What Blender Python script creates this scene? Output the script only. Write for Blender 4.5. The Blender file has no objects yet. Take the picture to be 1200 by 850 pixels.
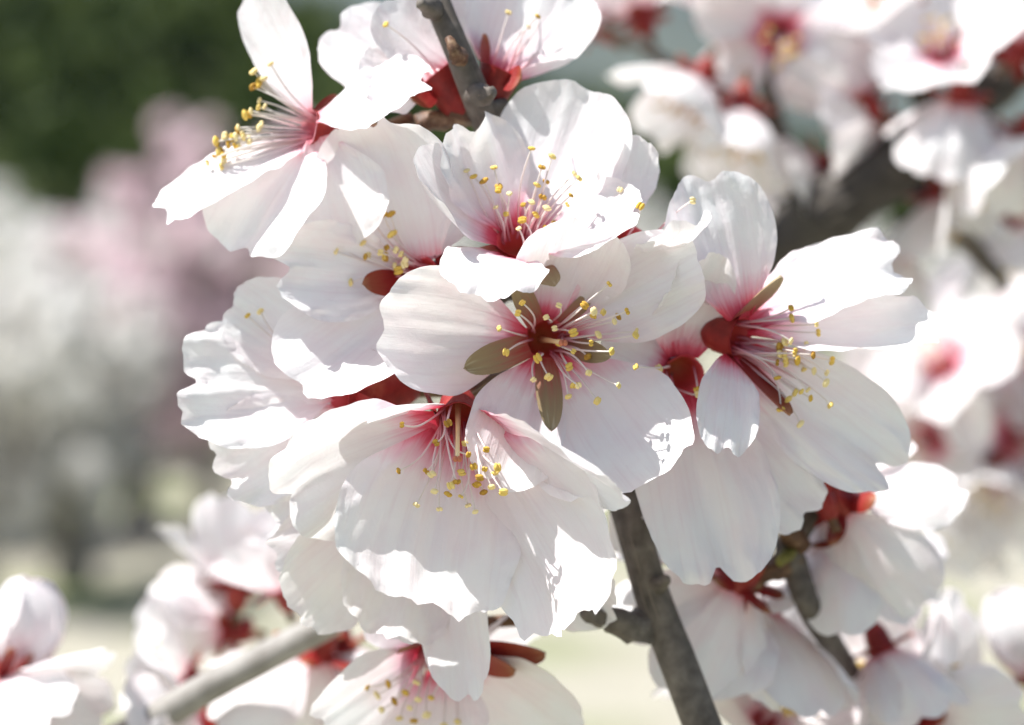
import bpy, math, random
import numpy as np
from mathutils import Vector, Matrix, noise

# ------------------------------------------------------------------ camera
scene = bpy.context.scene
COL = scene.collection
FOCAL, SENSOR, FOCUS = 70.0, 36.0, 0.292
PITCH = math.radians(-2.3)
CAM = Vector((0.0, 0.0, 1.6))
ROT = Matrix.Rotation(math.radians(90) + PITCH, 3, 'X')
cd = bpy.data.cameras.new('camera')
cd.lens, cd.sensor_width, cd.sensor_fit = FOCAL, SENSOR, 'HORIZONTAL'
cd.clip_start, cd.clip_end = 0.01, 20000
cd.dof.use_dof = True
cd.dof.focus_distance = FOCUS - 0.002
cd.dof.aperture_fstop = 9.5
cam = bpy.data.objects.new('camera', cd)
cam.location = CAM
cam.rotation_euler = (math.radians(90) + PITCH, 0, 0)
COL.objects.link(cam)
scene.camera = cam

# ------------------------------------------------------------------ sky, sun, exposure
SUN_VEC = Vector((-0.52, -0.08, 0.88)).normalized()      # towards the sun
sun_el = math.asin(SUN_VEC.z)
sun_az = math.atan2(SUN_VEC.x, SUN_VEC.y)                # clockwise from +Y
world = bpy.data.worlds.new('World')
scene.world = world
world.use_nodes = True
wn = world.node_tree
for n in list(wn.nodes):
    wn.nodes.remove(n)
sky = wn.nodes.new('ShaderNodeTexSky')
sky.sky_type = 'NISHITA'
sky.sun_disc = False
sky.sun_elevation = sun_el
sky.sun_rotation = sun_az
sky.air_density = 1.0
sky.dust_density = 2.0
bg = wn.nodes.new('ShaderNodeBackground')
bg.inputs['Strength'].default_value = 0.072
wo = wn.nodes.new('ShaderNodeOutputWorld')
wn.links.new(sky.outputs[0], bg.inputs['Color'])
wn.links.new(bg.outputs[0], wo.inputs['Surface'])
sl = bpy.data.lights.new('sun', 'SUN')
sl.energy = 5.0
sl.angle = math.radians(0.53)
sl.color = (1.0, 0.975, 0.945)
so = bpy.data.objects.new('sun', sl)
so.rotation_euler = SUN_VEC.to_track_quat('Z', 'Y').to_euler()
so.location = (0, 0, 30)
COL.objects.link(so)
vs = scene.view_settings
vs.view_transform = 'Standard'
vs.look = 'None'
vs.gamma = 1.0
vs.exposure = 0.86
vs.use_curve_mapping = False
scene.cycles.use_denoising = True
try:
    scene.cycles.denoiser = 'OPENIMAGEDENOISE'
except Exception:
    pass
scene.cycles.max_bounces = 10
scene.cycles.diffuse_bounces = 6
scene.cycles.transmission_bounces = 6
scene.cycles.sample_clamp_indirect = 6

# ------------------------------------------------------------------ helpers
def P(u, v, z=0.0):
    """photo pixel (1200 x 850) at z millimetres in front of the focus plane -> world"""
    D = FOCUS - z / 1000.0
    k = SENSOR / FOCAL / 1200.0 * D
    return CAM + ROT @ Vector(((u - 600) * k, (425 - v) * k, -D))

def D2W(x, y, z):
    """direction right / up / towards the camera -> world"""
    return (ROT @ Vector((x, y, z))).normalized()

def PX(z=0.0):
    """metres per photo pixel at that depth"""
    return SENSOR / FOCAL / 1200.0 * (FOCUS - z / 1000.0)

def tag(o, label, cat, group=None):
    o['label'] = label
    o['category'] = cat
    if group:
        o['group'] = group
    return o

def empty(name, loc):
    o = bpy.data.objects.new(name, None)
    o.empty_display_size = 0.005
    o.location = loc
    COL.objects.link(o)
    return o

def link(name, mesh, parent=None, loc=None):
    o = bpy.data.objects.new(name, mesh)
    if parent is not None:
        o.parent = parent
    if loc is not None:
        o.location = loc
    COL.objects.link(o)
    return o

def mesh_from(name, verts, faces, mat, uvs=None, smooth=True):
    me = bpy.data.meshes.new(name)
    me.from_pydata([tuple(v) for v in verts], [], faces)
    if uvs is not None:
        lay = me.uv_layers.new(name='UVMap')
        idx = np.empty(len(me.loops), dtype=np.int32)
        me.loops.foreach_get('vertex_index', idx)
        lay.data.foreach_set('uv', np.asarray(uvs, dtype=np.float32)[idx].ravel())
    if smooth:
        me.polygons.foreach_set('use_smooth', np.ones(len(me.polygons), dtype=bool))
    me.materials.append(mat)
    me.update()
    return me

def orth(n, d):
    n = n - d * n.dot(d)
    if n.length < 1e-4:
        n = d.orthogonal()
    return n.normalized()

# ------------------------------------------------------------------ materials
def new_mat(name):
    m = bpy.data.materials.new(name)
    m.use_nodes = True
    nt = m.node_tree
    for n in list(nt.nodes):
        nt.nodes.remove(n)
    out = nt.nodes.new('ShaderNodeOutputMaterial')
    return m, nt, out

def N(nt, kind, **kw):
    n = nt.nodes.new(kind)
    for k, v in kw.items():
        setattr(n, k, v)
    return n

def ramp(nt, stops):
    r = N(nt, 'ShaderNodeValToRGB')
    e = r.color_ramp.elements
    while len(e) < len(stops):
        e.new(0.5)
    for i, (p, c) in enumerate(stops):
        e[i].position = p
        e[i].color = (c[0], c[1], c[2], 1)
    return r

def petal_material(name, stops, trans=0.32, rough=0.42):
    m, nt, out = new_mat(name)
    L = nt.links.new
    uv = N(nt, 'ShaderNodeUVMap')
    sep = N(nt, 'ShaderNodeSeparateXYZ')
    L(uv.outputs[0], sep.inputs[0])
    oi = N(nt, 'ShaderNodeObjectInfo')
    # radiating veins: noise long in v, fine in u
    mp = N(nt, 'ShaderNodeMapping')
    mp.inputs['Scale'].default_value = (26, 1.6, 1)
    addv = N(nt, 'ShaderNodeVectorMath', operation='ADD')
    L(uv.outputs[0], addv.inputs[0])
    cmb = N(nt, 'ShaderNodeCombineXYZ')
    mul = N(nt, 'ShaderNodeMath', operation='MULTIPLY')
    mul.inputs[1].default_value = 37.0
    L(oi.outputs['Random'], mul.inputs[0])
    L(mul.outputs[0], cmb.inputs[2])
    L(cmb.outputs[0], addv.inputs[1])
    L(addv.outputs[0], mp.inputs[0])
    vein = N(nt, 'ShaderNodeTexNoise')
    vein.inputs['Scale'].default_value = 1.0
    vein.inputs['Detail'].default_value = 4.0
    vein.inputs['Roughness'].default_value = 0.6
    vein.inputs['Distortion'].default_value = 0.35
    L(mp.outputs[0], vein.inputs['Vector'])
    cloud = N(nt, 'ShaderNodeTexNoise')
    cloud.inputs['Scale'].default_value = 3.2
    cloud.inputs['Detail'].default_value = 3.0
    L(addv.outputs[0], cloud.inputs['Vector'])
    # position along the petal, jittered by the veins
    j = N(nt, 'ShaderNodeMath', operation='MULTIPLY_ADD')
    L(vein.outputs['Fac'], j.inputs[0])
    j.inputs[1].default_value = 0.16
    sub = N(nt, 'ShaderNodeMath', operation='SUBTRACT')
    L(sep.outputs['Y'], sub.inputs[0])
    sub.inputs[1].default_value = 0.08
    L(sub.outputs[0], j.inputs[2])
    r = ramp(nt, stops)
    L(j.outputs[0], r.inputs[0])
    # faint blush patches and vein lines
    vr = ramp(nt, [(0.30, (0.965, 0.94, 0.95)), (0.50, (1, 1, 1))])
    L(vein.outputs['Fac'], vr.inputs[0])
    cr = ramp(nt, [(0.35, (1, 0.94, 0.952)), (0.60, (1, 1, 1))])
    L(cloud.outputs['Fac'], cr.inputs[0])
    m1 = N(nt, 'ShaderNodeMix', data_type='RGBA', blend_type='MULTIPLY')
    m1.inputs['Factor'].default_value = 1.0
    L(r.outputs[0], m1.inputs['A'])
    L(vr.outputs[0], m1.inputs['B'])
    m2 = N(nt, 'ShaderNodeMix', data_type='RGBA', blend_type='MULTIPLY')
    m2.inputs['Factor'].default_value = 1.0
    L(m1.outputs['Result'], m2.inputs['A'])
    L(cr.outputs[0], m2.inputs['B'])
    col = m2.outputs['Result']
    bump = N(nt, 'ShaderNodeBump')
    bump.inputs['Strength'].default_value = 0.5
    bump.inputs['Distance'].default_value = 0.00022
    crepe = N(nt, 'ShaderNodeTexNoise')
    crepe.inputs['Scale'].default_value = 16.0
    crepe.inputs['Detail'].default_value = 5.0
    crepe.inputs['Roughness'].default_value = 0.55
    crepe.inputs['Distortion'].default_value = 0.8
    L(addv.outputs[0], crepe.inputs['Vector'])
    hsum = N(nt, 'ShaderNodeMath', operation='MULTIPLY_ADD')
    L(crepe.outputs['Fac'], hsum.inputs[0])
    hsum.inputs[1].default_value = 0.9
    L(vein.outputs['Fac'], hsum.inputs[2])
    L(hsum.outputs[0], bump.inputs['Height'])
    bs = N(nt, 'ShaderNodeBsdfPrincipled')
    L(col, bs.inputs['Base Color'])
    bs.inputs['Roughness'].default_value = rough
    bs.inputs['Specular IOR Level'].default_value = 0.35
    L(bump.outputs[0], bs.inputs['Normal'])
    tr = N(nt, 'ShaderNodeBsdfTranslucent')
    L(col, tr.inputs['Color'])
    L(bump.outputs[0], tr.inputs['Normal'])
    mx = N(nt, 'ShaderNodeMixShader')
    mx.inputs[0].default_value = trans
    L(bs.outputs[0], mx.inputs[1])
    L(tr.outputs[0], mx.inputs[2])
    L(mx.outputs[0], out.inputs['Surface'])
    return m

WHITE = [(0.0, (0.62, 0.05, 0.10)), (0.06, (0.76, 0.24, 0.33)), (0.13, (0.87, 0.66, 0.73)),
         (0.27, (0.89, 0.865, 0.872)), (0.70, (0.90, 0.897, 0.895))]
RED = [(0.0, (0.60, 0.03, 0.06)), (0.08, (0.74, 0.13, 0.20)), (0.155, (0.83, 0.50, 0.59)),
       (0.29, (0.885, 0.835, 0.85)), (0.7, (0.90, 0.897, 0.895))]
PALE = [(0.0, (0.84, 0.34, 0.40)), (0.05, (0.87, 0.60, 0.65)), (0.12, (0.89, 0.80, 0.82)),
        (0.28, (0.89, 0.865, 0.872)), (0.70, (0.90, 0.897, 0.895))]
M_PETAL = petal_material('petal_white', WHITE)
M_PETAL_RED = petal_material('petal_red_base', RED)
M_PETAL_PALE = petal_material('petal_pale', PALE)

def mottled(name, stops, scale, rough=0.6, bump=0.0, trans=0.0, detail=4.0, use_uv=False, spec=0.4):
    m, nt, out = new_mat(name)
    L = nt.links.new
    if use_uv:
        co = N(nt, 'ShaderNodeUVMap').outputs[0]
    else:
        co = N(nt, 'ShaderNodeTexCoord').outputs['Object']
    no = N(nt, 'ShaderNodeTexNoise')
    no.inputs['Scale'].default_value = scale
    no.inputs['Detail'].default_value = detail
    no.inputs['Roughness'].default_value = 0.62
    L(co, no.inputs['Vector'])
    r = ramp(nt, stops)
    L(no.outputs['Fac'], r.inputs[0])
    bs = N(nt, 'ShaderNodeBsdfPrincipled')
    bs.inputs['Roughness'].default_value = rough
    bs.inputs['Specular IOR Level'].default_value = spec
    L(r.outputs[0], bs.inputs['Base Color'])
    if bump:
        b = N(nt, 'ShaderNodeBump')
        b.inputs['Strength'].default_value = 0.7
        b.inputs['Distance'].default_value = bump
        L(no.outputs['Fac'], b.inputs['Height'])
        L(b.outputs[0], bs.inputs['Normal'])
    if trans:
        tr = N(nt, 'ShaderNodeBsdfTranslucent')
        L(r.outputs[0], tr.inputs['Color'])
        mx = N(nt, 'ShaderNodeMixShader')
        mx.inputs[0].default_value = trans
        L(bs.outputs[0], mx.inputs[1])
        L(tr.outputs[0], mx.inputs[2])
        L(mx.outputs[0], out.inputs['Surface'])
    else:
        L(bs.outputs[0], out.inputs['Surface'])
    return m

def along_v(name, stops, rough=0.5, trans=0.0, noise_amt=0.15, nscale=9.0, spec=0.4):
    """colour changes along the UV v axis (a filament, a sepal)"""
    m, nt, out = new_mat(name)
    L = nt.links.new
    uv = N(nt, 'ShaderNodeUVMap')
    sep = N(nt, 'ShaderNodeSeparateXYZ')
    L(uv.outputs[0], sep.inputs[0])
    no = N(nt, 'ShaderNodeTexNoise')
    no.inputs['Scale'].default_value = nscale
    no.inputs['Detail'].default_value = 4
    mp = N(nt, 'ShaderNodeMapping')
    mp.inputs['Scale'].default_value = (1.6, 0.35, 1)
    avv = N(nt, 'ShaderNodeVectorMath', operation='ADD')
    oi = N(nt, 'ShaderNodeObjectInfo')
    L(uv.outputs[0], mp.inputs[0])
    L(mp.outputs[0], avv.inputs[0])
    L(oi.outputs['Random'], avv.inputs[1])
    L(avv.outputs[0], no.inputs['Vector'])
    ad = N(nt, 'ShaderNodeMath', operation='MULTIPLY_ADD')
    L(no.outputs['Fac'], ad.inputs[0])
    ad.inputs[1].default_value = noise_amt * 2
    sb = N(nt, 'ShaderNodeMath', operation='SUBTRACT')
    L(sep.outputs['Y'], sb.inputs[0])
    sb.inputs[1].default_value = noise_amt
    L(sb.outputs[0], ad.inputs[2])
    r = ramp(nt, stops)
    L(ad.outputs[0], r.inputs[0])
    bs = N(nt, 'ShaderNodeBsdfPrincipled')
    bs.inputs['Roughness'].default_value = rough
    bs.inputs['Specular IOR Level'].default_value = spec
    L(r.outputs[0], bs.inputs['Base Color'])
    b = N(nt, 'ShaderNodeBump')
    b.inputs['Strength'].default_value = 0.4
    b.inputs['Distance'].default_value = 0.0003
    L(no.outputs['Fac'], b.inputs['Height'])
    L(b.outputs[0], bs.inputs['Normal'])
    if trans:
        tr = N(nt, 'ShaderNodeBsdfTranslucent')
        L(r.outputs[0], tr.inputs['Color'])
        mx = N(nt, 'ShaderNodeMixShader')
        mx.inputs[0].default_value = trans
        L(bs.outputs[0], mx.inputs[1])
        L(tr.outputs[0], mx.inputs[2])
        L(mx.outputs[0], out.inputs['Surface'])
    else:
        L(bs.outputs[0], out.inputs['Surface'])
    return m

M_FIL = along_v('filament', [(0.0, (0.62, 0.10, 0.16)), (0.2, (0.85, 0.45, 0.50)), (0.45, (0.90, 0.78, 0.78)), (1, (0.90, 0.86, 0.80))], trans=0.3, noise_amt=0.05)
def anther_material():
    m, nt, out = new_mat('anther')
    L = nt.links.new
    oi = N(nt, 'ShaderNodeObjectInfo')
    tc = N(nt, 'ShaderNodeTexCoord')
    no = N(nt, 'ShaderNodeTexNoise')
    no.inputs['Scale'].default_value = 1500
    L(tc.outputs['Object'], no.inputs['Vector'])
    ad = N(nt, 'ShaderNodeMath', operation='MULTIPLY_ADD')
    L(no.outputs['Fac'], ad.inputs[0])
    ad.inputs[1].default_value = 0.35
    L(oi.outputs['Random'], ad.inputs[2])
    r = ramp(nt, [(0.15, (0.38, 0.20, 0.04)), (0.38, (0.66, 0.42, 0.07)), (0.70, (0.78, 0.58, 0.16)), (1.0, (0.86, 0.72, 0.38))])
    L(ad.outputs[0], r.inputs[0])
    bs = N(nt, 'ShaderNodeBsdfPrincipled')
    bs.inputs['Roughness'].default_value = 0.85
    bs.inputs['Specular IOR Level'].default_value = 0.2
    L(r.outputs[0], bs.inputs['Base Color'])
    b = N(nt, 'ShaderNodeBump')
    b.inputs['Distance'].default_value = 0.0002
    L(no.outputs['Fac'], b.inputs['Height'])
    L(b.outputs[0], bs.inputs['Normal'])
    L(bs.outputs[0], out.inputs['Surface'])
    return m
M_ANTHER = anther_material()
M_STYLE = along_v('style', [(0.0, (0.50, 0.16, 0.08)), (0.4, (0.78, 0.50, 0.26)), (1, (0.85, 0.74, 0.42))], noise_amt=0.05)
M_SEPAL_TAN = along_v('sepal_tan', [(0.0, (0.45, 0.07, 0.06)), (0.3, (0.40, 0.18, 0.12)), (0.62, (0.33, 0.23, 0.13)), (0.9, (0.36, 0.28, 0.15)), (1, (0.46, 0.38, 0.25))], trans=0.2, rough=0.7, noise_amt=0.42, nscale=6)
M_SEPAL_RED = along_v('sepal_red', [(0.0, (0.30, 0.014, 0.014)), (0.5, (0.29, 0.022, 0.018)), (0.85, (0.31, 0.065, 0.03)), (1, (0.42, 0.20, 0.10))], trans=0.2, rough=0.5)
M_CALYX = mottled('calyx_red', [(0.3, (0.17, 0.010, 0.009)), (0.55, (0.30, 0.022, 0.018)), (0.75, (0.40, 0.09, 0.05))], 260, rough=0.5, bump=0.0002, trans=0.1)
M_CUP = along_v('flower_cup', [(0.0, (0.48, 0.12, 0.04)), (0.5, (0.62, 0.07, 0.06)), (1, (0.68, 0.09, 0.12))], noise_amt=0.1, trans=0.15)
M_CUP_PINK = along_v('flower_cup_pink', [(0.0, (0.62, 0.16, 0.16)), (0.6, (0.84, 0.30, 0.36)), (1, (0.87, 0.48, 0.54))], noise_amt=0.1, trans=0.3)
M_FIL_PALE = along_v('filament_pale', [(0.0, (0.86, 0.40, 0.46)), (0.2, (0.90, 0.72, 0.73)), (0.45, (0.90, 0.85, 0.82)), (1, (0.90, 0.86, 0.78))], trans=0.3, noise_amt=0.05)
M_PEDICEL = mottled('pedicel', [(0.35, (0.10, 0.04, 0.02)), (0.65, (0.18, 0.11, 0.05))], 300, bump=0.0002)
M_SCALE = mottled('bud_scale', [(0.3, (0.04, 0.02, 0.012)), (0.52, (0.13, 0.065, 0.035)), (0.75, (0.36, 0.24, 0.14))], 420, bump=0.0003)
M_LEAF = mottled('young_leaf', [(0.3, (0.16, 0.15, 0.03)), (0.7, (0.32, 0.30, 0.08))], 250, trans=0.25)

def bark_material(name='bark', k=1.0):
    m, nt, out = new_mat(name)
    L = nt.links.new
    tc = N(nt, 'ShaderNodeTexCoord')
    uv = N(nt, 'ShaderNodeUVMap')
    n1 = N(nt, 'ShaderNodeTexNoise')
    n1.inputs['Scale'].default_value = 420
    n1.inputs['Detail'].default_value = 6
    L(tc.outputs['Object'], n1.inputs['Vector'])
    n2 = N(nt, 'ShaderNodeTexNoise')
    n2.inputs['Scale'].default_value = 75
    n2.inputs['Detail'].default_value = 4
    L(tc.outputs['Object'], n2.inputs['Vector'])
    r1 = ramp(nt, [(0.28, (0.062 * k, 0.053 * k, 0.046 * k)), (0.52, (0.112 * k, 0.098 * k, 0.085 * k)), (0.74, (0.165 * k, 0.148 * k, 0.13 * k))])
    L(n1.outputs['Fac'], r1.inputs[0])
    r2 = ramp(nt, [(0.35, (0.88, 0.83, 0.78)), (0.60, (1.14, 1.12, 1.10))])
    L(n2.outputs['Fac'], r2.inputs[0])
    m1 = N(nt, 'ShaderNodeMix', data_type='RGBA', blend_type='MULTIPLY')
    m1.inputs['Factor'].default_value = 1.0
    L(r1.outputs[0], m1.inputs['A'])
    L(r2.outputs[0], m1.inputs['B'])
    # lenticels: short cross dashes
    mp = N(nt, 'ShaderNodeMapping')
    mp.inputs['Scale'].default_value = (9, 2.2, 1)
    L(uv.outputs[0], mp.inputs[0])
    vo = N(nt, 'ShaderNodeTexVoronoi')
    vo.inputs['Scale'].default_value = 3.0
    L(mp.outputs[0], vo.inputs['Vector'])
    lr = ramp(nt, [(0.08, (1, 1, 1)), (0.18, (0, 0, 0))])
    L(vo.outputs['Distance'], lr.inputs[0])
    m2 = N(nt, 'ShaderNodeMix', data_type='RGBA')
    L(lr.outputs[0], m2.inputs['Factor'])
    L(m1.outputs['Result'], m2.inputs['A'])
    m2.inputs['B'].default_value = (0.20, 0.17, 0.135, 1)
    bs = N(nt, 'ShaderNodeBsdfPrincipled')
    bs.inputs['Roughness'].default_value = 0.75
    L(m2.outputs['Result'], bs.inputs['Base Color'])
    b = N(nt, 'ShaderNodeBump')
    b.inputs['Strength'].default_value = 0.7
    b.inputs['Distance'].default_value = 0.00035
    L(n1.outputs['Fac'], b.inputs['Height'])
    L(b.outputs[0], bs.inputs['Normal'])
    L(bs.outputs[0], out.inputs['Surface'])
    return m
M_BARK = bark_material()
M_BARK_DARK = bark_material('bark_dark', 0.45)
M_BARK_PALE_LIT = mottled('bark_pale_lit', [(0.3, (0.20, 0.185, 0.165)), (0.7, (0.36, 0.345, 0.32))], 160, rough=0.6, bump=0.0004)  # bark lightened for the low twig: its sunlit look is put into the colour

# ------------------------------------------------------------------ the setting: ground, hill, mountain
def ground_material():
    m, nt, out = new_mat('orchard_ground')
    L = nt.links.new
    tc = N(nt, 'ShaderNodeTexCoord')
    def noise_ramp(scale, stops, detail=5):
        n = N(nt, 'ShaderNodeTexNoise')
        n.inputs['Scale'].default_value = scale
        n.inputs['Detail'].default_value = detail
        L(tc.outputs['Object'], n.inputs['Vector'])
        r = ramp(nt, stops)
        L(n.outputs['Fac'], r.inputs[0])
        return r, n
    soil, _ = noise_ramp(3.0, [(0.3, (0.28, 0.26, 0.20)), (0.7, (0.40, 0.38, 0.31))])
    grass, gn = noise_ramp(14.0, [(0.3, (0.10, 0.13, 0.04)), (0.7, (0.22, 0.25, 0.10))])
    patch, _ = noise_ramp(0.55, [(0.50, (0, 0, 0)), (0.62, (1, 1, 1))], 4)
    mx = N(nt, 'ShaderNodeMix', data_type='RGBA')
    L(patch.outputs[0], mx.inputs['Factor'])
    L(soil.outputs[0], mx.inputs['A'])
    L(grass.outputs[0], mx.inputs['B'])
    bs = N(nt, 'ShaderNodeBsdfPrincipled')
    bs.inputs['Roughness'].default_value = 0.95
    L(mx.outputs['Result'], bs.inputs['Base Color'])
    b = N(nt, 'ShaderNodeBump')
    b.inputs['Strength'].default_value = 0.6
    b.inputs['Distance'].default_value = 0.05
    L(gn.outputs['Fac'], b.inputs['Height'])
    L(b.outputs[0], bs.inputs['Normal'])
    L(bs.outputs[0], out.inputs['Surface'])
    return m

def far_xy(u, D):
    """world x of photo column u at distance D"""
    return (u - 600) * SENSOR / FOCAL / 1200.0 * D
def far_z(v, D):
    """world height of photo row v at distance D"""
    return 1.6 + D * math.tan(math.atan((425 - v) * SENSOR / FOCAL / 1200.0) + PITCH)

G = 5200.0
gm = mesh_from('ground', [(-G, -600, 0), (G, -600, 0), (G, G, 0), (-G, G, 0)], [(0, 1, 2, 3)], ground_material(), smooth=False)
ground = link('ground', gm)
ground['kind'] = 'structure'

def terrain(name, mat, u_v, D0, D1, nx, ny, rough, seed, u0, u1):
    us = [a for a, _ in u_v]
    vs_ = [b for _, b in u_v]
    verts, faces = [], []
    for j in range(ny + 1):
        f = j / ny
        D = D0 + (D1 - D0) * f
        for i in range(nx + 1):
            u = u0 + (u1 - u0) * i / nx
            x = far_xy(u, D1)
            h = far_z(float(np.interp(u, us, vs_)), D1)
            prof = math.sin(min(f / 0.8, 1) * math.pi / 2) ** 1.3
            z = h * prof + rough * prof * noise.fractal(Vector((x / (D1 * 0.05), D / (D1 * 0.05), seed)), 0.9, 2.1, 5)
            verts.append((x, D, max(z, -0.5) - 0.3 * (1 - prof)))
    for j in range(ny):
        for i in range(nx):
            a = j * (nx + 1) + i
            faces.append((a, a + 1, a + nx + 2, a + nx + 1))
    o = link(name, mesh_from(name, verts, faces, mat))
    o['kind'] = 'structure'
    return o, np.array(verts).reshape(ny + 1, nx + 1, 3)

M_HILL = mottled('hill_scrub', [(0.35, (0.025, 0.038, 0.008)), (0.65, (0.055, 0.070, 0.015))], 0.15, rough=0.95)
M_MOUNT = mottled('mountain_forest', [(0.35, (0.035, 0.045, 0.03)), (0.65, (0.085, 0.095, 0.06))], 0.006, rough=0.95)
HILL = [(-900, 100), (-100, 76), (100, 68), (300, 72), (420, 110), (600, 180), (760, 215), (900, 245), (1100, 270), (1300, 280), (2200, 270)]
hill, hv = terrain('hill', M_HILL, HILL, 70, 150, 90, 30, 1.2, 3.0, -900, 2200)
MOUNT = [(-2600, 60), (-400, 24), (200, 22), (600, 8), (760, 30), (880, 90), (1000, 120), (1300, 140), (3600, 100)]
terrain('mountain', M_MOUNT, MOUNT, 1500, 3200, 110, 30, 40, 7.0, -2600, 3600)

# dark wood over the hill: one mass of needle clumps
rng = np.random.default_rng(5)
def clump_cloud(centers, radii, per, size, rng, flat=1.0):
    """random small quads spread through ellipsoids; centers (n,3), radii (n,3)"""
    n = len(centers)
    d = rng.normal(size=(n, per, 3))
    d /= np.linalg.norm(d, axis=2, keepdims=True)
    r = rng.uniform(0.45, 1.0, size=(n, per, 1)) ** 0.6
    c = centers[:, None, :] + d * r * radii[:, None, :]
    a = rng.normal(size=(n, per, 3))
    a /= np.linalg.norm(a, axis=2, keepdims=True)
    b = np.cross(a, rng.normal(size=(n, per, 3)))
    b /= np.linalg.norm(b, axis=2, keepdims=True)
    s = (size * rng.uniform(0.6, 1.4, size=(n, per, 1)))
    q = np.stack([c - a * s - b * s * .6, c + a * s - b * s * .6, c + a * s + b * s * .6, c - a * s + b * s * .6], axis=2)
    return q.reshape(-1, 3)
def quads(name, q, mat):
    nf = len(q) // 4
    me = bpy.data.meshes.new(name)
    me.vertices.add(len(q))
    me.vertices.foreach_set('co', q.astype(np.float32).ravel())
    me.loops.add(len(q))
    me.loops.foreach_set('vertex_index', np.arange(len(q), dtype=np.int32))
    me.polygons.add(nf)
    me.polygons.foreach_set('loop_start', np.arange(0, len(q), 4, dtype=np.int32))
    me.materials.append(mat)
    me.update(calc_edges=True)
    me.validate()
    return me
M_WOOD = mottled('dark_wood_foliage', [(0.3, (0.024, 0.046, 0.004)), (0.5, (0.046, 0.076, 0.006)), (0.7, (0.090, 0.112, 0.012))], 0.35, rough=0.8, trans=0.15)
fl = hv[6:].reshape(-1, 3)
pick = fl[rng.integers(0, len(fl), 2600)] + np.stack([rng.uniform(-2, 2, 2600), rng.uniform(-2, 2, 2600), np.zeros(2600)], 1)
ht = rng.uniform(2.0, 4.2, 2600)
cc = pick + np.stack([0 * ht, 0 * ht, ht * 0.45], 1)
rr = np.stack([ht * .42, ht * .42, ht * .6], 1)
wood = link('hillside_wood', quads('hillside_wood', clump_cloud(cc, rr, 40, 0.42, rng), M_WOOD))
wood['kind'] = 'stuff'
tag(wood, 'dark green wood covering the hillside behind the orchard', 'wood')

# ------------------------------------------------------------------ tubes
def tube(pts, rads, seg, sub=4, bump=0.0, seed=0, cap=True):
    """smooth tube through pts (Vectors) with radii; returns verts, faces, uvs"""
    P_ = [Vector(p) for p in pts]
    path, rr_ = [], []
    n = len(P_)
    for i in range(n - 1):
        p0 = P_[max(i - 1, 0)]; p1 = P_[i]; p2 = P_[i + 1]; p3 = P_[min(i + 2, n - 1)]
        for k in range(sub):
            t = k / sub
            q = 0.5 * ((2 * p1) + (p2 - p0) * t + (2 * p0 - 5 * p1 + 4 * p2 - p3) * t * t + (3 * p1 - p0 - 3 * p2 + p3) * t ** 3)
            path.append(q)
            rr_.append(rads[i] * (1 - t) + rads[i + 1] * t)
    path.append(P_[-1]); rr_.append(rads[-1])
    verts, faces, uvs = [], [], []
    nrm = None
    m = len(path)
    for i, p in enumerate(path):
        tg = (path[min(i + 1, m - 1)] - path[max(i - 1, 0)]).normalized()
        nrm = orth(tg.orthogonal() if nrm is None else nrm, tg)
        bn = tg.cross(nrm)
        for k in range(seg + 1):
            a = 2 * math.pi * (k % seg) / seg
            r = rr_[i]
            dr = nrm * math.cos(a) + bn * math.sin(a)
            if bump:
                q = p + dr * r
                r *= 1 + bump * noise.fractal(Vector(q) * (0.9 / max(rads)) + Vector((seed, 0, 0)), 0.8, 2.0, 4)
            verts.append(p + dr * r)
            uvs.append((k / seg, i / (m - 1)))
    for i in range(m - 1):
        for k in range(seg):
            a = i * (seg + 1) + k
            faces.append((a, a + 1, a + seg + 2, a + seg + 1))
    if cap:
        verts.append(path[-1]); uvs.append((0.5, 1.0))
        c = len(verts) - 1
        b0 = (m - 1) * (seg + 1)
        for k in range(seg):
            faces.append((b0 + k, b0 + k + 1, c))
    return verts, faces, uvs

def shift(verts, o):
    return [Vector(v) - o for v in verts]

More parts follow.
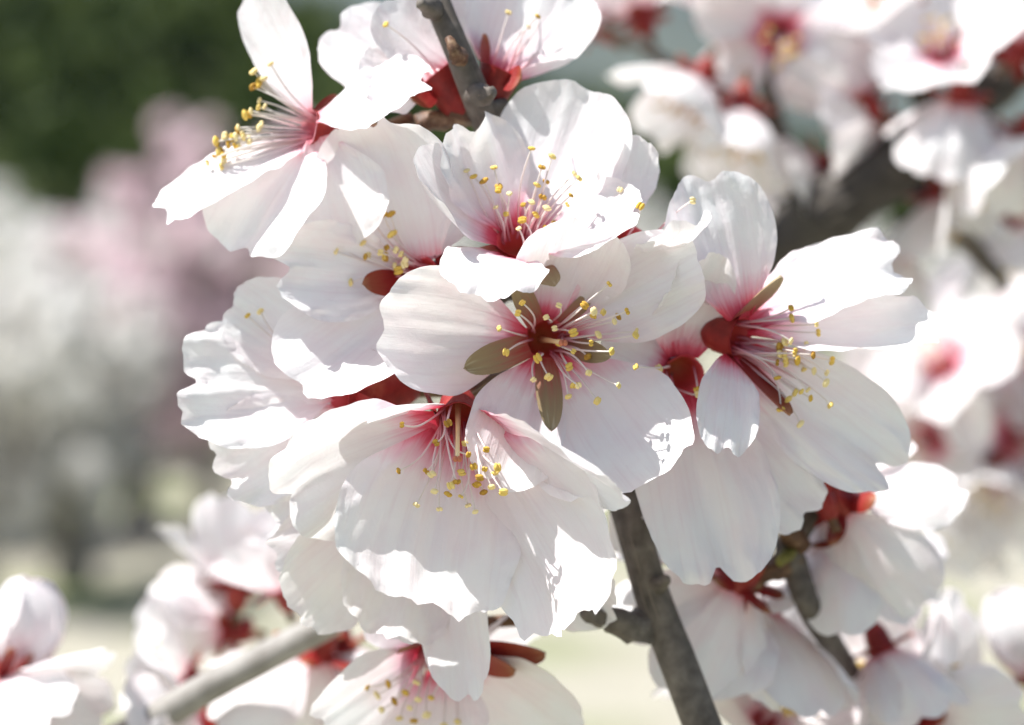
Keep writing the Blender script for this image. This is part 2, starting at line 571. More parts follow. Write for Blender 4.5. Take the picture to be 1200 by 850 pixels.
# ------------------------------------------------------------------ flower pieces
def petal(base, tip, nrm, W, bend=0.0, cup=0.12, ruffle=0.03, notch=0.08, claw=0.22, curl=0.0,
          seed=0, nS=26, nT=22, skew=0.0, ragged=0.02, mid=0.62, pleat=0.006):
    base, tip = Vector(base), Vector(tip)
    d = tip - base
    Ln = d.length
    d = d / Ln
    n0 = orth(Vector(nrm), d)
    side = d.cross(n0)
    ctrl = base + d * Ln * 0.5 + n0 * bend * Ln
    rnd = random.Random(seed)
    ph = [rnd.uniform(0, 6.28) for _ in range(8)]
    sd = Vector((seed * 1.37 % 97, seed * 0.71 % 53, 0))
    verts, uvs = [], []
    off = rnd.uniform(-0.1, 0.1)
    for i in range(nS + 1):
        s = i / nS
        for k in range(nT + 1):
            th = (k / nT * 2 - 1) * math.pi / 2 * 0.985
            t = math.sin(th)
            Lt = mid + (1 - mid) * math.cos(th) ** 0.85
            Lt -= notch * math.exp(-((t - off) / 0.16) ** 2)
            Lt += ragged * noise.fractal(Vector((t * 3.4, 0.3, 0)) + sd, 0.8, 2.1, 3) * 1.25
            y = s * Lt
            e = min(s / 0.82, 1.0)
            w = claw + (1 - claw) * math.sin(e * math.pi / 2) ** 1.15
            w *= 1 + 0.05 * noise.noise(Vector((s * 3, t, 2)) + sd)
            x = t * w * W / 2 + skew * W * y * y
            q = base * (1 - y) ** 2 + ctrl * (2 * y * (1 - y)) + tip * (y * y)
            tg = ((ctrl - base) * (1 - y) + (tip - ctrl) * y).normalized()
            ln = side.cross(tg).normalized()
            if ln.dot(n0) < 0:
                ln = -ln
            r = y * y
            h = cup * W * (t * t - 0.25) * math.sin(min(y * 1.25, 1.0) * math.pi / 2)
            h += ruffle * W * r * (1.1 * math.sin(2.6 * t + ph[0]) + 0.8 * math.sin(5.2 * t + ph[1] + y) + 0.5 * math.sin(9.5 * t + ph[2] + 2 * y))
            edge = max(abs(t), s) ** 5
            h += ruffle * W * edge * 1.5 * noise.fractal(Vector((t * 2.6, y * 3.2, 4)) + sd, 0.8, 2.0, 3)
            h += ruffle * W * 0.9 * noise.noise(Vector((t * 1.7, y * 2.1, 9)) + sd) * min(1, y * 2)
            h += pleat * W * min(1, y * 1.6) * (math.sin(17 * t + ph[3]) * 0.7 + math.sin(29 * t + ph[4] + 3 * y) * 0.4)
            h -= 0.02 * W * math.exp(-((t - off) / 0.10) ** 2) * min(1, y * 2)
            h += curl * Ln * max(y - 0.55, 0) ** 2 * 3
            verts.append(q + side * x + ln * h)
            uvs.append((0.5 + 0.5 * t * (0.35 + 0.65 * w), y))
    faces = []
    for i in range(nS):
        for k in range(nT):
            a = i * (nT + 1) + k
            faces.append((a, a + 1, a + nT + 2, a + nT + 1))
    return verts, faces, uvs

def sepal(base, tip, nrm, W, bend=0.0, thick=0.0005, seed=0, nS=10, nT=6):
    """thick blunt sepal with two faces"""
    base, tip = Vector(base), Vector(tip)
    d = tip - base
    Ln = d.length
    d /= Ln
    n0 = orth(Vector(nrm), d)
    side = d.cross(n0)
    ctrl = base + d * Ln * 0.5 + n0 * bend * Ln
    verts, uvs, faces = [], [], []
    sd = Vector((seed * 0.37 % 31, 1, 0))
    for lay in (1, -1):
        for i in range(nS + 1):
            s = math.sin(i / nS * math.pi / 2)
            w = (0.78 + 0.22 * math.sin(min(s * 1.6, 1) * math.pi / 2)) * math.sqrt(max(0.0, 1 - max(0, (s - 0.45) / 0.55) ** 2.2)) + 0.03
            for k in range(nT + 1):
                t = k / nT * 2 - 1
                y = s
                q = base * (1 - y) ** 2 + ctrl * (2 * y * (1 - y)) + tip * (y * y)
                h = 0.10 * W * t * t + W * 0.04 * noise.noise(Vector((t * 2, s * 3, 0)) + sd)
                h += lay * thick * 0.5 * (1 - t ** 4) * (1 - s ** 6)
                verts.append(q + side * (t * w * W / 2) + n0 * h)
                uvs.append((t * .5 + .5, s))
    M = (nS + 1) * (nT + 1)
    for lay in (0, 1):
        for i in range(nS):
            for k in range(nT):
                a = lay * M + i * (nT + 1) + k
                f = (a, a + 1, a + nT + 2, a + nT + 1)
                faces.append(f if lay else f[::-1])
    return verts, faces, uvs

def cup_mesh(C, A, R, depth, seg=20):
    """hypanthium: outer skin (calyx) and inner cup"""
    A = Vector(A).normalized()
    x = A.orthogonal().normalized()
    y = A.cross(x)
    def lathe(prof):
        v, f, uv = [], [], []
        for i, (r, h) in enumerate(prof):
            for k in range(seg + 1):
                a = 2 * math.pi * (k % seg) / seg
                rr2 = r * (1 + 0.035 * math.cos(5 * a))
                v.append(C + A * h + (x * math.cos(a) + y * math.sin(a)) * rr2)
                uv.append((k / seg, i / (len(prof) - 1)))
        for i in range(len(prof) - 1):
            for k in range(seg):
                a = i * (seg + 1) + k
                f.append((a, a + 1, a + seg + 2, a + seg + 1))
        return v, f, uv
    outer = lathe([(0.0001, -depth * 1.22), (R * .35, -depth * 1.18), (R * .66, -depth * 1.02), (R * .86, -depth * .75), (R * .95, -depth * .4), (R * 1.02, -depth * .12), (R * 1.10, 0.0)])
    inner = lathe([(0.0001, -depth * .92), (R * .5, -depth * .88), (R * .76, -depth * .6), (R * .86, -depth * .3), (R * .95, -depth * .05), (R * 1.09, 0.00012)])
    return outer, inner

def anther_mesh():
    """two pollen lobes with a groove between"""
    v, f = [], []
    ns, nr = 8, 6
    for lobe in (-1, 1):
        o = len(v)
        for i in range(nr + 1):
            a = math.pi * i / nr
            for k in range(ns):
                b = 2 * math.pi * k / ns
                r = math.sin(a)
                v.append((lobe * 0.00026 + r * math.cos(b) * 0.00036, r * math.sin(b) * 0.00036, math.cos(a) * 0.00062))
        for i in range(nr):
            for k in range(ns):
                f.append((o + i * ns + k, o + i * ns + (k + 1) % ns, o + (i + 1) * ns + (k + 1) % ns, o + (i + 1) * ns + k))
    return mesh_from('anther', v, f, M_ANTHER)
ANTHER = anther_mesh()

def add_stamen(fl, org, base, tip, lift, r=0.00015, rs=None, anther=1.0, mat=None):
    """one filament with its anther; world coordinates"""
    rs = rs or random
    base, tip = Vector(base), Vector(tip)
    mid = base.lerp(tip, 0.5) + lift
    pts = [base, base.lerp(mid, 0.5) + lift * 0.22, mid, mid.lerp(tip, 0.5) + lift * 0.16, tip]
    v, f, uv = tube(pts, [r * 1.25, r * 1.1, r, r * .9, r * .75], 6, sub=3)
    st = link('stamen', mesh_from('stamen', shift(v, org), f, mat or M_FIL, uv), fl)
    an = link('anther', ANTHER, st, tip - org)
    dr = (pts[-1] - pts[-2]).normalized()
    q = dr.to_track_quat('Y', 'Z').to_matrix().to_4x4() @ Matrix.Rotation(rs.uniform(0, 3.1), 4, 'Y') @ Matrix.Rotation(rs.uniform(-.5, .5), 4, 'X')
    an.rotation_euler = q.to_euler()
    k = anther * rs.uniform(0.68, 1.08)
    an.scale = (k, k, k * rs.uniform(0.9, 1.15))
    return st

def blossom(name, label, C, A, petals, anthers=(), n_stamens=0, stamen_axis=None, R=3.1, depth=5.5, sepals=None,
            sepal_mat=None, petal_mat=None, pedicel=None, seed=1, group='almond blossoms of the sharp cluster', az=6.0, sepal_len=7.0,
            sepal_w=4.6, style=None, res=1.0, anther=1.0, dup=0, cup_mat=None, fil_mat=None):
    """C=(u,v,z) centre, A axis (right, up, to camera); petals: dicts with tip=(u,v,z), W px"""
    rs = random.Random(seed)
    Cw = P(*C)
    Aw = D2W(*A)
    R *= 0.001
    depth *= 0.001
    fl = empty(name, Cw)
    tag(fl, label, 'blossom', group)
    sepal_mat = sepal_mat or M_SEPAL_TAN
    petal_mat = petal_mat or M_PETAL
    outer, inner = cup_mesh(Cw, Aw, R, depth)
    link('calyx', mesh_from('calyx', shift(outer[0], Cw), outer[1], M_CALYX, outer[2]), fl)
    link('flower_cup', mesh_from('flower_cup', shift(inner[0], Cw), inner[1], cup_mat or M_CUP, inner[2]), fl)
    dirs = []
    for i, p in enumerate(petals):
        tip = P(*p['tip'])
        rad = tip - Cw
        rad = rad - Aw * rad.dot(Aw)
        if rad.length < 1e-4:
            rad = Aw.orthogonal()
        rad.normalize()
        if 'rad' in p:
            rad = orth(D2W(*p['rad']), Aw)
        dirs.append(rad)
        base = Cw + rad * R * 0.98 - Aw * 0.0002 * i
        if 'n' in p:
            nn = D2W(*p['n'])
        else:
            d = (tip - base).normalized()
            nn = Aw - d * Aw.dot(d)
            if nn.length < 0.25:
                nn = nn - rad * 0.6
            nn = orth(nn, d)
            if p.get('roll'):
                nn = Matrix.Rotation(math.radians(p['roll']), 3, d) @ nn
        kw = {k: p[k] for k in ('bend', 'cup', 'ruffle', 'notch', 'claw', 'curl', 'skew', 'ragged', 'mid', 'pleat') if k in p}
        kw.setdefault('bend', -0.06)
        kw.setdefault('ruffle', rs.uniform(0.020, 0.034))
        kw.setdefault('notch', rs.uniform(0.03, 0.11))
        kw.setdefault('cup', rs.uniform(0.08, 0.16))
        W = p['W'] * PX(p['tip'][2])
        v, f, uv = petal(base, tip, nn, W, seed=seed * 17 + i * 5 + 1, nS=int(40 * res), nT=int(40 * res), **kw)
        link('petal', mesh_from('petal', shift(v, Cw), f, p.get('mat', petal_mat), uv), fl)
    # sepals sit under the gaps between petals
    if sepals is None:
        sp = []
        ang = []
        x = Aw.orthogonal().normalized()
        y = Aw.cross(x)
        for d in dirs:
            ang.append(math.atan2(d.dot(y), d.dot(x)))
        ang.sort()
        for i in range(len(ang)):
            a0, a1 = ang[i], ang[(i + 1) % len(ang)] + (2 * math.pi if i == len(ang) - 1 else 0)
            a = (a0 + a1) / 2
            d = x * math.cos(a) + y * math.sin(a)
            sp.append((d, d * sepal_len * 0.001 - Aw * rs.uniform(-0.001, 0.0025)))
        for i, (d, off) in enumerate(sp[:5]):
            b = Cw + d * R * 0.95 - Aw * 0.0011
            v, f, uv = sepal(b, b + off, Aw, sepal_w * 0.001, bend=-0.05, seed=seed + i)
            link('sepal', mesh_from('sepal', shift(v, Cw), f, sepal_mat, uv), fl)
    else:
        for i, s in enumerate(sepals):
            tip = P(*s['tip'])
            rad = orth(tip - Cw, Aw)
            b = Cw + rad * R * 0.95 - Aw * s.get('back', 0.0011)
            nn = D2W(*s['n']) if 'n' in s else Aw
            v, f, uv = sepal(b, tip, nn, s['W'] * PX(s['tip'][2]), bend=s.get('bend', 0.04), seed=seed + i)
            link('sepal', mesh_from('sepal', shift(v, Cw), f, s.get('mat', sepal_mat), uv), fl)
    # stamens
    Sw = D2W(*stamen_axis) if stamen_axis else Aw
    targets = []
    for a in anthers:
        z = a[2] if len(a) > 2 else C[2] + az * rs.uniform(0.6, 1.25)
        targets.append(P(a[0], a[1], z))
    for i in range(dup):
        a = rs.choice(anthers)
        b2 = rs.choice(anthers)
        f = rs.uniform(0.0, 0.5)
        z = C[2] + az * rs.uniform(0.4, 1.1)
        targets.append(P(a[0] * (1 - f) + b2[0] * f + rs.uniform(-9, 9), a[1] * (1 - f) + b2[1] * f + rs.uniform(-9, 9), z))
    for i in range(n_stamens):
        x = Sw.orthogonal().normalized()
        y = Sw.cross(x)
        th = rs.uniform(0, 6.28)
        sp_ = math.radians(rs.uniform(4, 42))
        d = (Sw * math.cos(sp_) + (x * math.cos(th) + y * math.sin(th)) * math.sin(sp_))
        targets.append(Cw + d * rs.uniform(0.0085, 0.0135))
    for tp in targets:
        rad = orth((tp - Cw) + Vector((rs.uniform(-1, 1), rs.uniform(-1, 1), rs.uniform(-1, 1))) * 0.0022, Aw)
        base = Cw + rad * R * rs.uniform(0.55, 0.9) - Aw * depth * rs.uniform(0.05, 0.35)
        ln = (tp - base).length
        lift = Aw * ln * rs.uniform(0.06, 0.18) + Vector((rs.uniform(-1, 1), rs.uniform(-1, 1), rs.uniform(-1, 1))) * ln * 0.07
        add_stamen(fl, Cw, base, tp, lift, rs=rs, anther=anther, mat=fil_mat)
    if style:
        tp = P(*style)
        b = Cw - Aw * depth * 0.85
        v, f, uv = tube([b, b.lerp(tp, .5) + Aw * 0.0012, tp], [0.0005, 0.00034, 0.00030], 8, sub=5)
        pis = link('pistil', mesh_from('pistil', shift(v, Cw), f, M_STYLE, uv), fl)
        sg = [Vector(a) * 1.1 for a in [(m.co.x, m.co.y * 1.2, m.co.z * 0.7) for m in ANTHER.vertices]]
        sm = mesh_from('stigma', sg, [tuple(pl.vertices) for pl in ANTHER.polygons], M_STYLE)
        link('stigma', sm, pis, tp - Cw)
    # stalk towards the twig
    if pedicel:
        pe = P(*pedicel)
        b = Cw - Aw * depth * 1.15
        v, f, uv = tube([b, b.lerp(pe, .5) - Aw * 0.001, pe], [0.0012, 0.0010, 0.0013], 8, sub=4)
        link('stalk', mesh_from('stalk', shift(v, Cw), f, M_PEDICEL, uv), fl)
    return fl

#BRANCHES
# ------------------------------------------------------------------ branches
def branch(name, label, pts, widths, seg=16, spurs=(), seed=0, group=None, bump=0.10, bark=None):
    """pts pixels (u,v,z) or ('w', Vector); widths in px"""
    W_, R_ = [], []
    for p, w in zip(pts, widths):
        if p[0] == 'w':
            W_.append(Vector(p[1])); R_.append(w)
        else:
            W_.append(P(*p)); R_.append(w * PX(p[2]) / 2)
    org = W_[0]
    br = empty(name, org)
    tag(br, label, 'branch', group)
    v, f, uv = tube(W_, R_, seg, sub=14, bump=bump, seed=seed)
    link('stem', mesh_from('stem', shift(v, org), f, bark or M_BARK, uv), br)
    for i, s in enumerate(spurs):
        sp = [P(*q) for q in s['pts']]
        rr3 = [w * PX(s['pts'][0][2]) / 2 for w in s['w']]
        v, f, uv = tube(sp, rr3, 10, sub=5, bump=s.get('bump', 0.35), seed=seed + i * 3)
        link('spur', mesh_from('spur', shift(v, org), f, s.get('mat', M_BARK), uv), br)
    return br

b0 = P(838, 900, -22)
main_branch = branch('almond_branch', 'grey-brown almond branch carrying the sharp white blossom cluster',
    [('w', (0.26, 0.62, -0.05)), ('w', (0.20, 0.52, 0.7)), ('w', (0.085, 0.37, 1.40)), (900, 1040, -24), (845, 905, -22), (822, 850, -22), (792, 770, -23), (765, 700, -24), (745, 630, -24), (733, 590, -25), (705, 500, -28), (660, 370, -30), (612, 240, -30), (584, 175, -24), (560, 118, -17), (536, 60, -14), (517, 15, -15), (500, -30, -18), (470, -110, -24), (430, -220, -36)],
    [0.03, 0.022, 0.005, 50, 46, 45, 44, 43, 42, 41, 40, 38, 37, 36, 34, 32, 32, 32, 30, 24],
    spurs=[
        dict(pts=[(755, 735, -24), (722, 728, -20), (700, 722, -18), (684, 716, -17)], w=[46, 34, 22, 14], bump=0.5),
        dict(pts=[(722, 560, -26), (752, 535, -20), (770, 520, -18)], w=[42, 30, 20], bump=0.4),
        dict(pts=[(640, 320, -30), (600, 340, -24), (560, 360, -20)], w=[34, 26, 18], bump=0.4),
        dict(pts=[(564, 130, -19), (520, 138, -22), (488, 146, -22)], w=[34, 30, 24], bump=0.5, mat=M_SCALE),
        dict(pts=[(562, 125, -18), (578, 128, -18), (592, 122, -19)], w=[34, 22, 14], bump=0.4),
        dict(pts=[(695, 460, -28), (740, 440, -24), (790, 440, -22)], w=[34, 26, 18], bump=0.4),
        dict(pts=[(514, 12, -15), (500, 8, -10), (492, 2, -8)], w=[26, 20, 9], bump=0.5),
        dict(pts=[(540, 70, -14), (534, 62, -8), (524, 44, -8)], w=[22, 18, 8], bump=0.5, mat=M_SCALE),
        dict(pts=[(556, 110, -16), (566, 112, -10), (578, 106, -8)], w=[26, 22, 10], bump=0.6),
        dict(pts=[(762, 690, -24), (776, 684, -20), (782, 676, -19)], w=[22, 16, 7], bump=0.5),
    ], seed=2, bump=0.08)
tb = [Vector((0, 0, 0))]

#FLOWERS
# ------------------------------------------------------------------ the sharp cluster
G1 = 'almond blossoms of the sharp cluster'
blossom('almond_blossom', 'wide open white blossom with tan sepals showing between its petals, heart of the cluster',
    (640, 398, -9), (0.16, -0.02, 1),
    [dict(tip=(443, 380, 3), W=152, bend=-0.10, cup=0.10, claw=0.13),
     dict(tip=(585, 570, 3), W=120, bend=-0.08, claw=0.12),
     dict(tip=(757, 585, 1), W=205, bend=-0.06, ruffle=0.028, notch=0.02, ragged=0.05, mid=0.58, curl=0.32, claw=0.12, pleat=0.003),
     dict(tip=(822, 300, -1), W=125, bend=-0.10, cup=0.10, claw=0.14),
     dict(tip=(690, 262, 0), W=135, bend=-0.14, cup=0.16)],
    anthers=[(585, 385), (612, 355), (655, 358), (685, 358), (714, 333), (695, 370), (707, 366), (735, 365), (720, 377), (745, 393),
             (650, 385), (655, 402), (672, 412), (672, 390), (717, 412), (593, 413), (630, 420), (625, 445), (643, 442),
             (666, 465), (667, 430), (690, 437), (725, 452), (678, 452), (700, 470), (640, 372)],
    sepals=[dict(tip=(602, 328, -2), W=28, back=0.0003), dict(tip=(543, 432, -1), W=36, back=0.0003, bend=0.08), dict(tip=(646, 506, -1), W=32, back=0.0003, bend=0.08),
            dict(tip=(716, 419, -3), W=27, back=0.0005), dict(tip=(706, 334, -8), W=18, back=0.0008)],
    petal_mat=M_PETAL_RED, seed=11, az=9, dup=8, style=(660, 402, 1), pedicel=(665, 400, -30))

blossom('almond_blossom', 'nodding white blossom with crimson throat and wrinkled lower petals under the tan-sepalled one',
    (537, 492, -4), (0.02, -0.62, 0.80),
    [dict(tip=(322, 590, -2), W=185, bend=-0.08, cup=0.10, ruffle=0.045, curl=0.12),
     dict(tip=(474, 722, 5), W=235, bend=-0.02, cup=0.10, ruffle=0.04, ragged=0.05, notch=0.03, curl=0.34),
     dict(tip=(706, 730, 5), W=190, bend=-0.02, cup=0.05, ruffle=0.05, ragged=0.06, curl=0.34, pleat=0.009),
     dict(tip=(728, 585, 15), W=130, bend=-0.08, cup=0.12, ruffle=0.045, n=(-0.35, -0.75, 0.45)),
     dict(tip=(442, 486, 8), W=80, bend=-0.08, n=(0.1, -0.95, 0.25))],
    sepals=[dict(tip=(500, 455, -12), W=40), dict(tip=(575, 450, -14), W=40)], sepal_mat=M_SEPAL_RED,
    anthers=[(525, 496), (511, 519), (471, 498), (467, 552), (488, 592), (509, 576), (506, 556), (549, 533), (555, 547),
             (562, 560), (570, 527), (540, 582), (557, 600), (590, 577), (576, 571), (515, 597), (545, 520), (568, 550), (535, 565), (583, 548)],
    petal_mat=M_PETAL_RED, seed=23, az=8, dup=8, style=(536, 538, 5), pedicel=(600, 440, -28))

blossom('almond_blossom', 'white blossom tilted up to the sky, pink-based stamens above the tan-sepalled blossom',
    (606, 283, -8), (0.05, 0.72, 0.68),
    [dict(tip=(492, 182, 2), W=112, bend=-0.18, cup=0.24, ruffle=0.015, ragged=0.012, notch=0.01),
     dict(tip=(546, 138, -6), W=130, bend=-0.12, ruffle=0.045, notch=0.14, rad=(-0.25, 0.5, -0.8)),
     dict(tip=(688, 100, -15), W=165, bend=-0.10, cup=0.10, rad=(0.45, 0.5, -0.8), curl=0.12, ruffle=0.014, ragged=0.012, notch=0.02),
     dict(tip=(752, 238, -2), W=125, bend=-0.10, cup=0.20, ruffle=0.04),
     dict(tip=(562, 338, 9), W=130, bend=0.18, cup=0.05, curl=-0.2, ruffle=0.04)],
    anthers=[(547, 200), (555, 207), (567, 212), (584, 223), (597, 227), (623, 174), (647, 183), (635, 196), (640, 213), (679, 209),
             (623, 237), (581, 243), (593, 251), (641, 244), (612, 258), (628, 252), (665, 240), (640, 268), (613, 240), (650, 262), (608, 268)],
    petal_mat=M_PETAL_RED, seed=37, az=2.5, dup=6, pedicel=(610, 300, -30))

blossom('almond_blossom', 'white blossom with a long fan of yellow stamens standing free beside the dark hill',
    (362, 150, -15), (-0.86, 0.12, 0.48),
    [dict(tip=(292, -18, -20), W=84, bend=-0.06, n=(-0.5, -0.2, 0.8)),
     dict(tip=(502, 85, -8), W=130, bend=-0.12, n=(-0.2, 0.72, 0.65), ruffle=0.04),
     dict(tip=(185, 254, -12), W=108, bend=0.10, n=(-0.2, 0.75, 0.6), ruffle=0.05),
     dict(tip=(282, 300, -9), W=165, bend=0.08, n=(-0.5, 0.3, 0.8), rad=(-0.5, -1, 0.3)),
     dict(tip=(400, 292, -12), W=150, bend=-0.02, n=(-0.4, 0.2, 0.9), rad=(0.3, -0.6, 0.8))],
    sepals=[dict(tip=(392, 205, -20), W=36, mat=M_SEPAL_RED), dict(tip=(395, 118, -22), W=34, mat=M_SEPAL_RED)],
    anthers=[(317, 75), (297, 84), (308, 92), (296, 102), (303, 100), (304, 118), (303, 126), (287, 135), (279, 150), (306, 146),
             (263, 160), (253, 166), (285, 160), (292, 165), (275, 171), (256, 178), (262, 182), (243, 191), (259, 195), (262, 188), (310, 125)],
    petal_mat=M_PETAL_PALE, seed=41, az=0.5, dup=14, cup_mat=M_CUP_PINK, fil_mat=M_FIL_PALE, pedicel=(480, 140, -26), R=2.8, anther=1.15)

blossom('almond_blossom', 'white blossom tucked behind the tan-sepalled one, bright yellow anthers against its blush petals',
    (494, 326, -14), (-0.50, 0.05, 0.86),
    [dict(tip=(425, 138, -7), W=185, bend=-0.10, ruffle=0.04, claw=0.35),
     dict(tip=(325, 312, -5), W=120, bend=-0.02, ruffle=0.08),
     dict(tip=(342, 450, -3), W=160, bend=-0.05, ruffle=0.025, ragged=0.01),
     dict(tip=(560, 440, -14), W=120), dict(tip=(545, 190, -22), W=110)],
    anthers=[(427, 240), (449, 252), (458, 251), (398, 289), (425, 285), (428, 301), (446, 296), (464, 293), (470, 298), (475, 305), (467, 317), (411, 331), (452, 303), (474, 310)],
    sepals=[dict(tip=(424, 333, -9), W=34, mat=M_SEPAL_RED), dict(tip=(560, 300, -18), W=34, mat=M_SEPAL_RED)],
    petal_mat=M_PETAL_PALE, seed=53, az=3, dup=6, pedicel=(610, 330, -28), anther=1.15)

blossom('almond_blossom', 'white blossom with broad rippled petals, its dark red calyx showing in the gap',
    (398, 458, -14), (-0.86, 0.0, 0.42),
    [dict(tip=(208, 456, -9), W=165, bend=0.05, n=(-0.3, 0.35, 0.85), ruffle=0.055, ragged=0.06, notch=0.12),
     dict(tip=(258, 565, -10), W=130, bend=0.05, n=(-0.3, 0.1, 0.9), ruffle=0.07, ragged=0.05),
     dict(tip=(268, 350, -14), W=110, bend=0.0, n=(-0.3, 0.3, 0.85)),
     dict(tip=(340, 620, -12), W=130, n=(-0.3, 0.1, 0.9)),
     dict(tip=(360, 340, -22), W=110)],
    anthers=[(290, 370), (305, 365), (313, 560), (316, 548)],
    sepals=[dict(tip=(450, 420, -8), W=44, mat=M_SEPAL_RED, n=(0, 0.3, 1)), dict(tip=(455, 505, -8), W=44, mat=M_SEPAL_RED, n=(0, -0.3, 1))],
    sepal_mat=M_SEPAL_RED, petal_mat=M_PETAL_PALE, seed=61, az=1, R=3.9, depth=11, pedicel=(640, 460, -28))

blossom('almond_blossom', 'white blossom facing away from the branch, coral throat and ochre-tipped stamens, rolled sunlit upper petal',
    (868, 396, -12), (0.80, -0.14, 0.55),
    [dict(tip=(830, 202, -8), W=135, bend=-0.05, n=(0.3, -0.2, 0.9), curl=-0.12, ruffle=0.045),
     dict(tip=(1066, 304, -16), W=125, bend=0.14, n=(-0.1, 0.72, 0.68), ruffle=0.07),
     dict(tip=(1103, 378, -8), W=120, bend=-0.10, n=(-0.25, 0.82, 0.42), ruffle=0.055, cup=0.2),
     dict(tip=(1056, 556, -14), W=130, bend=-0.02, ruffle=0.07, notch=0.12, n=(-0.25, 0.25, 0.9)),
     dict(tip=(846, 535, 0), W=78, bend=0.10, n=(0.15, 0.25, 0.95), rad=(-0.35, -1, 0.3), ruffle=0.05)],
    anthers=[(927, 361), (928, 373), (957, 380), (959, 390), (927, 400), (914, 407), (944, 405), (932, 412), (914, 415), (935, 421),
             (953, 416), (911, 425), (921, 425), (975, 423), (954, 435), (969, 437), (911, 443), (932, 460), (924, 468), (950, 467), (915, 480), (938, 497), (973, 475)],
    sepals=[dict(tip=(914, 322, -8), W=40), dict(tip=(925, 488, -8), W=44, mat=M_SEPAL_RED), dict(tip=(846, 330, -18), W=36, mat=M_SEPAL_RED)],
    petal_mat=M_PETAL_RED, seed=71, az=4, dup=8, pedicel=(800, 420, -24), anther=1.1)

blossom('almond_blossom', 'deep red throated blossom squeezed behind the coral-throated one, its broad shaded petal hanging low',
    (800, 440, -16), (0.22, -0.30, 0.92),
    [dict(tip=(835, 285, -11), W=120, bend=-0.10),
     dict(tip=(850, 690, -8), W=165, bend=0.02, n=(0.1, 0.2, 0.95), ruffle=0.06, ragged=0.02, notch=0.12, mid=0.55),
     dict(tip=(950, 612, -17), W=125, n=(0.1, 0.15, 0.95), ruffle=0.07), dict(tip=(712, 392, -13), W=130, bend=-0.04, n=(0.35, 0.1, 0.9), cup=0.12, ruffle=0.05, claw=0.4), dict(tip=(825, 300, -4), W=110, bend=-0.10, n=(0.45, -0.1, 0.9), cup=0.2, ruffle=0.06, rad=(-0.4, 1, 0.2))],
    sepals=[dict(tip=(785, 520, -16), W=34), dict(tip=(845, 470, -17), W=34), dict(tip=(762, 408, -21), W=30)],
    anthers=[(745, 430, -2), (772, 432, -9), (817, 457, -8), (818, 462, -8), (790, 468, -8), (787, 482, -8), (780, 497, -8), (776, 515, -9), (768, 455, -8), (800, 475, -8)],
    petal_mat=M_PETAL_RED, sepal_mat=M_SEPAL_RED, seed=83, pedicel=(770, 440, -27))

blossom('almond_blossom', 'glossy-rimmed blossom seen between the sky-tilted one and the coral-throated one',
    (738, 282, -12), (0.30, 0.62, 0.72),
    [dict(tip=(818, 256, 1), W=100, bend=-0.22, cup=0.30, ruffle=0.05),
     dict(tip=(738, 160, -9), W=85, bend=-0.1, ruffle=0.07, ragged=0.06), dict(tip=(842, 345, -14), W=80), dict(tip=(690, 170, -16), W=80), dict(tip=(775, 380, -18), W=80)],
    sepals=[dict(tip=(825, 325, -16), W=38, mat=M_SEPAL_RED)],
    petal_mat=M_PETAL_PALE, seed=91, n_stamens=3, pedicel=(660, 340, -30))

blossom('almond_blossom', 'white blossom layered directly beneath the nodding crimson-throated one, narrow folded petal hanging down',
    (505, 590, -22), (-0.05, -0.55, 0.83),
    [dict(tip=(318, 655, -14), W=130, ruffle=0.05, ragged=0.04),
     dict(tip=(338, 716, -12), W=150, ruffle=0.045, ragged=0.04),
     dict(tip=(448, 748, -9), W=150, ruffle=0.045, ragged=0.04),
     dict(tip=(549, 822, -7), W=88, ruffle=0.05, cup=0.36),
     dict(tip=(722, 722, -15), W=130)],
    petal_mat=M_PETAL_PALE, seed=101, n_stamens=8, pedicel=(690, 540, -28))

blossom('almond_blossom', 'white blossom seen from behind beside the stem top, red calyx pressed against the bark',
    (512, 88, -20), (-0.62, 0.76, 0.05),
    [dict(tip=(385, 28, -26), W=110, n=(0.1, 0.2, 0.95)),
     dict(tip=(462, -12, -18), W=120, n=(0.1, 0.2, 0.95)),
     dict(tip=(420, 90, -14), W=100, n=(0.2, 0.5, 0.8)),
     dict(tip=(500, -60, -30), W=100), dict(tip=(430, 60, -40), W=90)],
    sepals=[dict(tip=(482, 118, -16), W=40, mat=M_SEPAL_RED, n=(0, 0, 1)), dict(tip=(530, 52, -21), W=30, mat=M_SEPAL_RED, n=(0, 0, 1))],
    petal_mat=M_PETAL_PALE, seed=113, n_stamens=6, R=3.3, depth=7.5, pedicel=(548, 135, -28))

blossom('almond_blossom', 'white blossom rising across the bark from its look-alike, plump red calyx and pale upright petal',
    (588, 84, -20), (0.42, 0.88, 0.05),
    [dict(tip=(632, -38, -24), W=140, n=(0, 0.1, 1)),
     dict(tip=(560, -45, -36), W=110), dict(tip=(675, -10, -36), W=110), dict(tip=(640, 10, -48), W=100), dict(tip=(580, -30, -48), W=100)],
    sepals=[dict(tip=(612, 92, -15), W=34, mat=M_SEPAL_RED, n=(0, 0.3, 1)), dict(tip=(566, 40, -22), W=30, mat=M_SEPAL_RED)],
    petal_mat=M_PETAL, seed=127, n_stamens=6, R=3.2, depth=5.5, pedicel=(575, 135, -28))

